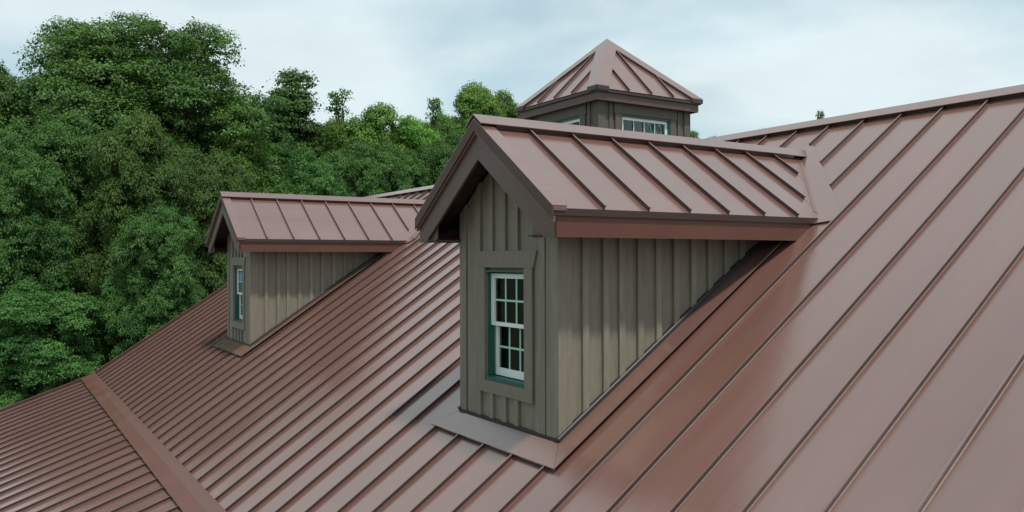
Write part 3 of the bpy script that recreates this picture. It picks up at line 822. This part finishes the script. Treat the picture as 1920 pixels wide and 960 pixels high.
# cupola eaves and roof
fa = MB()
fo = CE - .02
for sg in (-1, 1):
    a, b = sorted((CX + sg * fo, CX + sg * (fo - .022)))
    MB().box(a, b, CY - fo, CY + fo, CZB, CZE - .012).build('eave_fascia', M['rakef'], cupola)
    a, b = sorted((CY + sg * fo, CY + sg * (fo - .022)))
    MB().box(CX - fo + .0225, CX + fo - .0225, a, b, CZB, CZE - .012).build('eave_fascia', M['rakef'], cupola)
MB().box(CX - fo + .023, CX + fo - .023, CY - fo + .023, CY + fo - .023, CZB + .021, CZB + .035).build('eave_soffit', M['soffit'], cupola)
CAPZ = CZE + CS * CE
for k in range(4):
    ang = k * math.pi / 2
    ca, sa = round(math.cos(ang)), round(math.sin(ang))
    def RP(u, v, h=0):   # u along eave, v distance from centre outwards
        x = v * ca - u * sa; y = v * sa + u * ca
        nn_ = Vector((ca * CS, sa * CS, 1)).normalized()
        return Vector((CX + x, CY + y, CZE + CS * (CE - v))) + nn_ * h
    nn_ = Vector((ca * CS, sa * CS, 1)).normalized(); du = Vector((-sa, ca, 0))
    us = [-CE, -.45, 0, .45, CE]
    for a, b in zip(us[:-1], us[1:]):
        if b <= 0: pts = [RP(a + .0025, CE + .01), RP(b - .0025, CE + .01), RP(b - .0025, abs(b) + .003), RP(a + .0025, abs(a))]
        else: pts = [RP(a + .0025, CE + .01), RP(b - .0025, CE + .01), RP(b - .0025, abs(b)), RP(a + .0025, abs(a) + .003)]
        MB().poly_slab(pts, nn_, 0, .004).build('roof_panel', M['metal'], cupola)
    for u in us[1:-1]:
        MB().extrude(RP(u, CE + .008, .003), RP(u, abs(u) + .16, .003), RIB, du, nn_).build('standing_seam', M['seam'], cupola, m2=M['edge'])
    de = MB(); d_out = Vector((ca, sa, 0))
    de.poly_slab([RP(-CE - .012, CE + .012) - Vector((0, 0, .045)), RP(CE + .012, CE + .012) - Vector((0, 0, .045)), RP(CE - .02, CE - .02) - Vector((0, 0, .066)), RP(-CE + .02, CE - .02) - Vector((0, 0, .066))], (0, 0, 1), 0, .036)
    de.build('drip_edge', M['dark_trim'], cupola)
    # hip cap over the corner u=+CE: two legs, one on each adjoining face
    hc = MB(); hcl = MB()
    hw = .19
    for (cc, ss, s2) in ((ca, sa, 1), (-sa, ca, -1)):
        def HP(u, v, h):
            x = v * cc - u * ss; y = v * ss + u * cc
            n2_ = Vector((cc * CS, ss * CS, 1)).normalized()
            return Vector((CX + x, CY + y, CZE + CS * (CE - v)))
        n2_ = Vector((cc * CS, ss * CS, 1)).normalized()
        lift = Vector((0, 0, 1)) * (SH + .006) * math.sqrt(1 + CS * CS)
        top = HP(0, 0, 0); low = HP(s2 * (CE + .03), CE + .03, 0)
        w_ = hw * 1.22
        pl = [top + lift, low + lift, HP(s2 * (CE + .03 - w_), CE + .03, 0) + lift, HP(0, w_, 0) + lift]
        hc.poly_slab(pl, (0, 0, 1), -.007, 0)
        # closure leg under the free edge
        a1 = HP(s2 * (CE + .02 - w_ + .03), CE + .02, 0) + lift; b1 = HP(0, w_ - .03, 0) + lift
        sd_ = (HP(s2 * CE, CE, 0) - HP(0, CE, 0)).normalized() * .004
        hcl.poly_slab([a1, b1, b1 + sd_, a1 + sd_], (0, 0, 1), -.060, -.008)
        # end closure at the eave
        e0 = low + lift; e1 = pl[2]
        oo = Vector((cc, ss, 0)) * -.006
        hcl.poly_slab([e0, e1, e1 + oo, e0 + oo], (0, 0, 1), -.07, -.0075)
    hc.build('hip_cap', M['metal'], cupola)
    hcl.build('hip_closure', M['dark_trim'], cupola)

# ------------------------------------------------------------------ trees
def leaves(centers, normals, size, rng, spread=0.5):
    """numpy: one folded diamond leaf (two triangles) per centre"""
    n = len(centers)
    nrm = normals + rng.normal(0, spread, (n, 3)); nrm /= np.linalg.norm(nrm, axis=1)[:, None] + 1e-9
    rnd = rng.normal(0, 1, (n, 3)); a = np.cross(nrm, rnd); a /= np.linalg.norm(a, axis=1)[:, None] + 1e-9
    b = np.cross(nrm, a)
    s = size * rng.uniform(0.6, 1.3, n)[:, None]
    v = np.empty((n, 4, 3))
    v[:, 0] = centers - a * s * .5; v[:, 1] = centers + b * s * .32 + nrm * s * .08
    v[:, 2] = centers + a * s * .5; v[:, 3] = centers - b * s * .32 + nrm * s * .08
    return v.reshape(-1, 3)
def tree_mesh(name, seed, H, R, base, nb, spr, lps, leafs, mat_, kind='round', bs=(0.20, 0.34), droop=0.0):
    rng = np.random.default_rng(seed)
    cz = (H + base) / 2; rz = (H - base) / 2
    # billow centres: spread evenly over the crown's volume with an uneven outline
    cand = []
    tries = 0
    while len(cand) < nb and tries < 60000:
        tries += 1
        pw = 2.8 if kind == 'round' else 2.3
        p = rng.uniform(-1, 1, 3)
        q_ = (np.hypot(p[0], p[1]) ** pw + abs(p[2]) ** pw) ** (1 / pw)
        if q_ > 1 or (q_ < .6 and rng.random() < .75): continue
        p *= .86
        if kind == 'round':
            if p[2] < -0.55: p[2] *= .8
            wid = 1.0
        elif kind == 'cone':
            wid = 0.95 - 0.62 * (p[2] + 1) / 2
            p[2] *= 1.05
        else:
            wid = 1.0 - 0.35 * max(0, p[2])
        c = np.array([p[0] * R * wid, p[1] * R * wid, cz + p[2] * rz])
        r = R * rng.uniform(*bs) * (0.8 if kind == 'cone' and p[2] > .3 else 1)
        if kind == 'round' and p[2] > 0.3: r *= 0.9
        if all(np.linalg.norm((c - q) * [1, 1, 1.1]) > 0.60 * (r + s_) for q, s_ in cand): cand.append((c, r))
    # lopsided outline
    th = rng.uniform(0, 6.28); 
    for c, r in cand:
        ph = math.atan2(c[1], c[0]); k = 1 + .13 * math.sin(2 * ph + th) + .08 * math.sin(3 * ph + 2 * th)
        c[0] *= k; c[1] *= k
    C_, Nn = [], []
    val = []
    for c, r in cand:
        ns = int(spr * (r / (R * .27)) ** 2)
        d = rng.normal(0, 1, (ns, 3)); d /= np.linalg.norm(d, axis=1)[:, None]
        flip = (d[:, 2] < -0.25) & (rng.random(ns) < .75); d[flip, 2] *= -1
        rad = r * (1.08 - .45 * rng.random(ns) ** 1.8)
        # sprays reach unevenly: some shoots stick out
        rad *= np.where(rng.random(ns) < .06, rng.uniform(1.02, 1.22, ns), 1)
        sc = c + d * rad[:, None] * [1, 1, .8]
        nl = lps
        sv = rng.random(ns)
        off = rng.normal(0, 1, (ns, nl, 3)) * np.array([.17, .17, .07]) * (R / 4.5) ** .3
        # tilt each spray so it lies across its outward direction
        lp = sc[:, None, :] + off + d[:, None, :] * 0.04
        lp[:, :, 2] -= droop * np.linalg.norm(off[:, :, :2], axis=2)
        C_.append(lp.reshape(-1, 3))
        nv = d * .9 + np.array([0, 0, .6]); Nn.append(np.repeat(nv, nl, axis=0))
        val.append(np.clip(np.repeat(sv, nl) * .75 + rng.random(ns * nl) * .25, 0, 1))
    C_ = np.concatenate(C_); Nn = np.concatenate(Nn); val = np.concatenate(val)
    top_ = C_[:, 2].max(); rad_ = np.percentile(np.hypot(C_[:, 0], C_[:, 1]), 97.5)
    kz = (H - base) / (top_ - base); kr = R / rad_
    C_ = (C_ - [0, 0, base]) * [kr, kr, kz] + [0, 0, base]
    cand = [((c - [0, 0, base]) * [kr, kr, kz] + [0, 0, base], r * kr) for c, r in cand]
    V = leaves(C_, Nn, leafs, rng)
    n = len(C_)
    idx = np.arange(n) * 4
    F_ = np.stack([idx, idx + 1, idx + 2, idx, idx + 2, idx + 3], axis=1).reshape(-1, 3)
    me = bpy.data.meshes.new(name)
    me.vertices.add(len(V)); me.vertices.foreach_set('co', V.astype(np.float32).ravel())
    me.loops.add(F_.size); me.loops.foreach_set('vertex_index', F_.astype(np.int32).ravel())
    me.polygons.add(len(F_)); me.polygons.foreach_set('loop_start', np.arange(0, F_.size, 3, dtype=np.int32))
    at = me.attributes.new('leafv', 'FLOAT', 'POINT'); at.data.foreach_set('value', np.repeat(val, 4).astype(np.float32))
    me.materials.append(mat_); me.update()
    # trunk with limbs reaching into the billows
    tb = MB(); rnd = random.Random(seed)
    tr_ = max(.12, H * .022)
    lean = rnd.uniform(-.4, .4)
    tp = [Vector((lean * (k / 6) ** 2, .2 * math.sin(k + seed) * k / 6, H * .86 * k / 6)) for k in range(7)]
    tb.tube(tp, [tr_ * (1.35 if k == 0 else 1 - .8 * k / 6) for k in range(7)], 9)
    for c, r in cand:
        t_ = min(.95, max(.12, (c[2] - np.hypot(c[0], c[1]) * .75) / (H * .86)))
        k = t_ * 6; i = min(5, int(k)); a0_ = tp[i].lerp(tp[i + 1], k - i)
        e = Vector(c); mid = a0_.lerp(e, .5) + Vector((rnd.uniform(-.2, .2), rnd.uniform(-.2, .2), -.12 * (e - a0_).length))
        q1 = a0_.lerp(mid, .5) + Vector((0, 0, .05)); 
        tb.tube([a0_, q1, mid, mid.lerp(e, .5), e], [tr_ * .34, tr_ * .27, tr_ * .2, tr_ * .13, tr_ * .06], 5)
        for w in range(4):
            d = Vector((rnd.gauss(0, 1), rnd.gauss(0, 1), rnd.gauss(.3, .7))).normalized() * r * .9
            tb.tube([e.lerp(mid, .25), e + d * .55, e + d], [tr_ * .08, tr_ * .05, tr_ * .02], 4)
    tm = bpy.data.meshes.new(name + '_trunk'); tm.from_pydata([tuple(p) for p in tb.v], [], tb.f)
    tm.polygons.foreach_set('use_smooth', [True] * len(tm.polygons)); tm.materials.append(M['bark']); tm.update()
    return me, tm, H
PROTO = {
    'oak':    tree_mesh('oak_crown', 11, 17.0, 5.2, 3.0, 120, 165, 34, .115, M['leaf_oak'], 'round', (.17, .33)),
    'round':  tree_mesh('round_crown', 22, 12.0, 3.4, 1.2, 70, 120, 34, .105, M['leaf_mid'], 'round', (.20, .40)),
    'round2': tree_mesh('round_crown_b', 37, 11.0, 3.2, 1.0, 70, 120, 34, .105, M['leaf_oak'], 'round', (.20, .38)),
    'light':  tree_mesh('light_crown', 51, 13.0, 3.2, 1.6, 70, 110, 34, .115, M['leaf_light'], 'oval', (.19, .36)),
    'tall':   tree_mesh('tall_crown', 63, 16.0, 2.7, 3.0, 70, 75, 30, .135, M['leaf_mid'], 'cone', (.20, .36)),
    'sparse': tree_mesh('sparse_crown', 78, 15.0, 1.7, 5.0, 30, 18, 22, .14, M['leaf_mid'], 'cone', (.18, .34)),
}
BASER = {'oak': 5.2, 'round': 3.4, 'round2': 3.2, 'light': 3.2, 'tall': 2.7, 'sparse': 1.7}
# name, prototype, x, y, height, crown radius, turn, label, group
def tree(name, kind, x, y, h, r, turn, label, group=None):
    cm, tm, H0 = PROTO[kind]
    root = empty(name, (x, y, 0), label, 'tree', group)
    for nm, me in (('crown', cm), ('trunk', tm)):
        o = bpy.data.objects.new(nm, me); COL.objects.link(o); o.parent = root
    root.rotation_euler[2] = turn
    s = r / BASER[kind]
    root.scale = (s, s, h / H0)
    return root
#TREES
tree('oak_tree', 'oak', -36.09, 4.91, 17.68, 5.12, 0.6, 'tallest broad oak with a wide domed crown above the other trees on the left', None)
tree('broadleaf_tree', 'round', -35.86, -0.27, 15.30, 1.97, 1.0, 'tree cut by the left edge of the photo, beside the tall oak', None)
tree('broadleaf_tree', 'round', -32.02, 2.00, 13.07, 2.03, 2.0, 'rounded green tree in front of the left half of the tall oak', None)
tree('broadleaf_tree', 'round2', -29.38, 4.24, 12.70, 1.69, 0.3, 'domed dark tree directly in front of the middle of the tall oak', None)
tree('broadleaf_tree', 'round', -29.89, 0.69, 11.69, 1.68, 4.0, 'tree with a yellowish top low in front of the left edge tree', None)
tree('broadleaf_tree', 'round2', -29.80, 6.37, 11.73, 1.69, 5.2, 'dark tree below the right side of the tall oak, above the far dormer ridge', None)
tree('low_tree', 'round', -28.31, 1.48, 7.07, 1.94, 3.1, 'low broad crown nearest the left eave corner with a light green top', None)
tree('low_tree', 'round', -27.63, 4.38, 9.57, 1.35, 1.4, 'small light green dome left of the far dormer gable', None)
tree('low_tree', 'round2', -28.65, 0.39, 5.55, 1.44, 0.9, 'lowest dark crown at the left edge just above the roof corner', None)
tree('broadleaf_tree', 'light', -32.66, 8.39, 13.01, 1.47, 0.1, 'light tree filling the gap between the tall oak and the pointed tree', None)
tree('pointed_tree', 'tall', -38.51, 12.23, 16.84, 2.69, 2.7, 'tall pointed tree standing alone right of the oak', None)
tree('pointed_tree', 'tall', -38.36, 10.62, 14.90, 2.38, 4.4, 'lower pointed shoulder tree left of the tall pointed tree', None)
tree('slender_tree', 'sparse', -38.24, 14.49, 16.02, 1.37, 0.8, 'slender open tree with airy twigs right of the tall pointed tree', None)
tree('broadleaf_tree', 'round', -32.09, 11.12, 12.20, 1.95, 3.7, 'rounded tree in front of the foot of the tall pointed tree', None)
tree('broadleaf_tree', 'light', -36.33, 15.62, 15.09, 2.69, 1.9, 'wide bright green tree in the middle of the tree line', None)
tree('broadleaf_tree', 'light', -35.36, 17.13, 14.63, 2.05, 5.0, 'bright green tree behind the slim spire tree', None)
tree('broadleaf_tree', 'round', -32.22, 12.77, 12.90, 1.90, 1.2, 'tree just left of the bright green middle tree', None)
tree('broadleaf_tree', 'round', -32.04, 14.89, 12.83, 1.84, 2.4, 'darker tree below the bright green middle tree', None)
tree('broadleaf_tree', 'light', -40.43, 14.80, 15.06, 1.71, 2.9, 'rounded bright tree between the tall pointed tree and the wide middle tree', None)
tree('broadleaf_tree', 'tall', -37.01, 10.87, 15.15, 1.70, 1.3, 'leafy shoulder tree joining the tall oak to the pointed tree', None)
tree('broadleaf_tree', 'light', -37.13, 19.91, 15.26, 1.71, 5.6, 'bright tree standing just right of the slim spire tree', None)
tree('slender_tree', 'sparse', -35.69, 18.45, 15.65, 1.05, 3.3, 'slim spire tree between the bright trees and the near dormer', None)
tree('broadleaf_tree', 'round', -31.74, 17.21, 13.69, 1.90, 0.5, 'tree behind the left rake of the near dormer', None)
tree('broadleaf_tree', 'light', -37.30, 21.50, 17.14, 2.55, 4.1, 'tall light tree rising behind the near dormer gable', None)
tree('broadleaf_tree', 'light', -37.07, 23.71, 16.78, 2.03, 0.2, 'light tree touching the left eave of the cupola', None)
tree('broadleaf_tree', 'tall', -33.16, 33.46, 14.93, 1.09, 0.4, 'treetop showing right of the cupola wall', None)
tree('slender_tree', 'sparse', -33.92, 35.98, 14.93, 0.57, 1.4, 'small treetop just above the ridge right of the cupola', None)
tree('slender_tree', 'sparse', -33.64, 40.11, 15.69, 0.53, 2.4, 'two tiny shoots above the middle of the main ridge', None)
tree('slender_tree', 'sparse', -29.78, 40.56, 16.23, 0.62, 5.4, 'forked leafy twig poking over the main ridge near the near dormer valley', None)
tree('background_tree', 'round', -54.19, -1.02, 17.43, 3.11, 0.0, 'tree in the rear row of the wood behind the front trees', 'trees in the rear row of the wood')
tree('background_tree', 'light', -55.26, 1.01, 17.25, 3.25, 1.7, 'tree in the rear row of the wood behind the front trees', 'trees in the rear row of the wood')
tree('background_tree', 'round2', -52.44, 3.54, 16.44, 3.18, 3.4, 'tree in the rear row of the wood behind the front trees', 'trees in the rear row of the wood')
tree('background_tree', 'round', -53.01, 6.35, 16.51, 3.32, 5.1, 'tree in the rear row of the wood behind the front trees', 'trees in the rear row of the wood')
tree('background_tree', 'round', -49.00, 8.88, 15.83, 3.18, 6.8, 'tree in the rear row of the wood behind the front trees', 'trees in the rear row of the wood')
tree('background_tree', 'light', -49.59, 11.66, 16.03, 3.32, 8.5, 'tree in the rear row of the wood behind the front trees', 'trees in the rear row of the wood')
tree('background_tree', 'round2', -50.23, 14.36, 15.73, 3.45, 10.2, 'tree in the rear row of the wood behind the front trees', 'trees in the rear row of the wood')
tree('background_tree', 'round', -48.63, 16.84, 16.06, 3.45, 11.9, 'tree in the rear row of the wood behind the front trees', 'trees in the rear row of the wood')
tree('background_tree', 'round', -49.09, 19.82, 16.57, 3.59, 13.6, 'tree in the rear row of the wood behind the front trees', 'trees in the rear row of the wood')
tree('background_tree', 'light', -45.77, 21.27, 16.06, 3.45, 15.3, 'tree in the rear row of the wood behind the front trees', 'trees in the rear row of the wood')
tree('background_tree', 'round2', -46.12, 24.42, 16.74, 3.59, 17.0, 'tree in the rear row of the wood behind the front trees', 'trees in the rear row of the wood')
tree('background_tree', 'round', -44.73, 26.58, 17.08, 3.59, 18.7, 'tree in the rear row of the wood behind the front trees', 'trees in the rear row of the wood')
tree('background_tree', 'round', -45.01, 29.84, 17.09, 3.73, 20.4, 'tree in the rear row of the wood behind the front trees', 'trees in the rear row of the wood')
tree('background_tree', 'light', -43.47, 32.23, 15.84, 3.73, 22.1, 'tree in the rear row of the wood behind the front trees', 'trees in the rear row of the wood')
tree('background_tree', 'round2', -42.51, 35.57, 14.55, 3.80, 23.8, 'tree in the rear row of the wood behind the front trees', 'trees in the rear row of the wood')
tree('background_tree', 'round', -41.29, 39.31, 15.23, 3.87, 25.5, 'tree in the rear row of the wood behind the front trees', 'trees in the rear row of the wood')
tree('background_tree', 'round', -38.69, 43.34, 15.71, 3.87, 27.2, 'tree in the rear row of the wood behind the front trees', 'trees in the rear row of the wood')
tree('understory_bush', 'round2', -28.17, -0.14, 4.20, 1.48, 0.0, 'low dark bush filling the shade under the front trees', 'bushes under the front trees')
tree('understory_bush', 'round', -31.36, 1.18, 4.20, 1.69, 2.3, 'low dark bush filling the shade under the front trees', 'bushes under the front trees')
tree('understory_bush', 'round2', -32.75, 2.71, 4.20, 1.81, 4.6, 'low dark bush filling the shade under the front trees', 'bushes under the front trees')
tree('understory_bush', 'round', -31.82, 4.15, 4.20, 1.81, 6.9, 'low dark bush filling the shade under the front trees', 'bushes under the front trees')
tree('understory_bush', 'round2', -31.95, 5.79, 4.20, 1.88, 9.2, 'low dark bush filling the shade under the front trees', 'bushes under the front trees')
tree('understory_bush', 'round', -32.03, 7.53, 4.20, 1.94, 11.5, 'low dark bush filling the shade under the front trees', 'bushes under the front trees')
tree('understory_bush', 'round2', -35.16, 10.05, 4.20, 2.19, 13.8, 'low dark bush filling the shade under the front trees', 'bushes under the front trees')
tree('understory_bush', 'round', -35.14, 11.93, 4.20, 2.25, 16.1, 'low dark bush filling the shade under the front trees', 'bushes under the front trees')
tree('understory_bush', 'round2', -35.06, 13.90, 4.20, 2.31, 18.4, 'low dark bush filling the shade under the front trees', 'bushes under the front trees')
tree('understory_bush', 'round', -34.92, 15.96, 4.20, 2.38, 20.7, 'low dark bush filling the shade under the front trees', 'bushes under the front trees')
tree('understory_bush', 'round2', -33.84, 17.64, 4.20, 2.38, 23.0, 'low dark bush filling the shade under the front trees', 'bushes under the front trees')
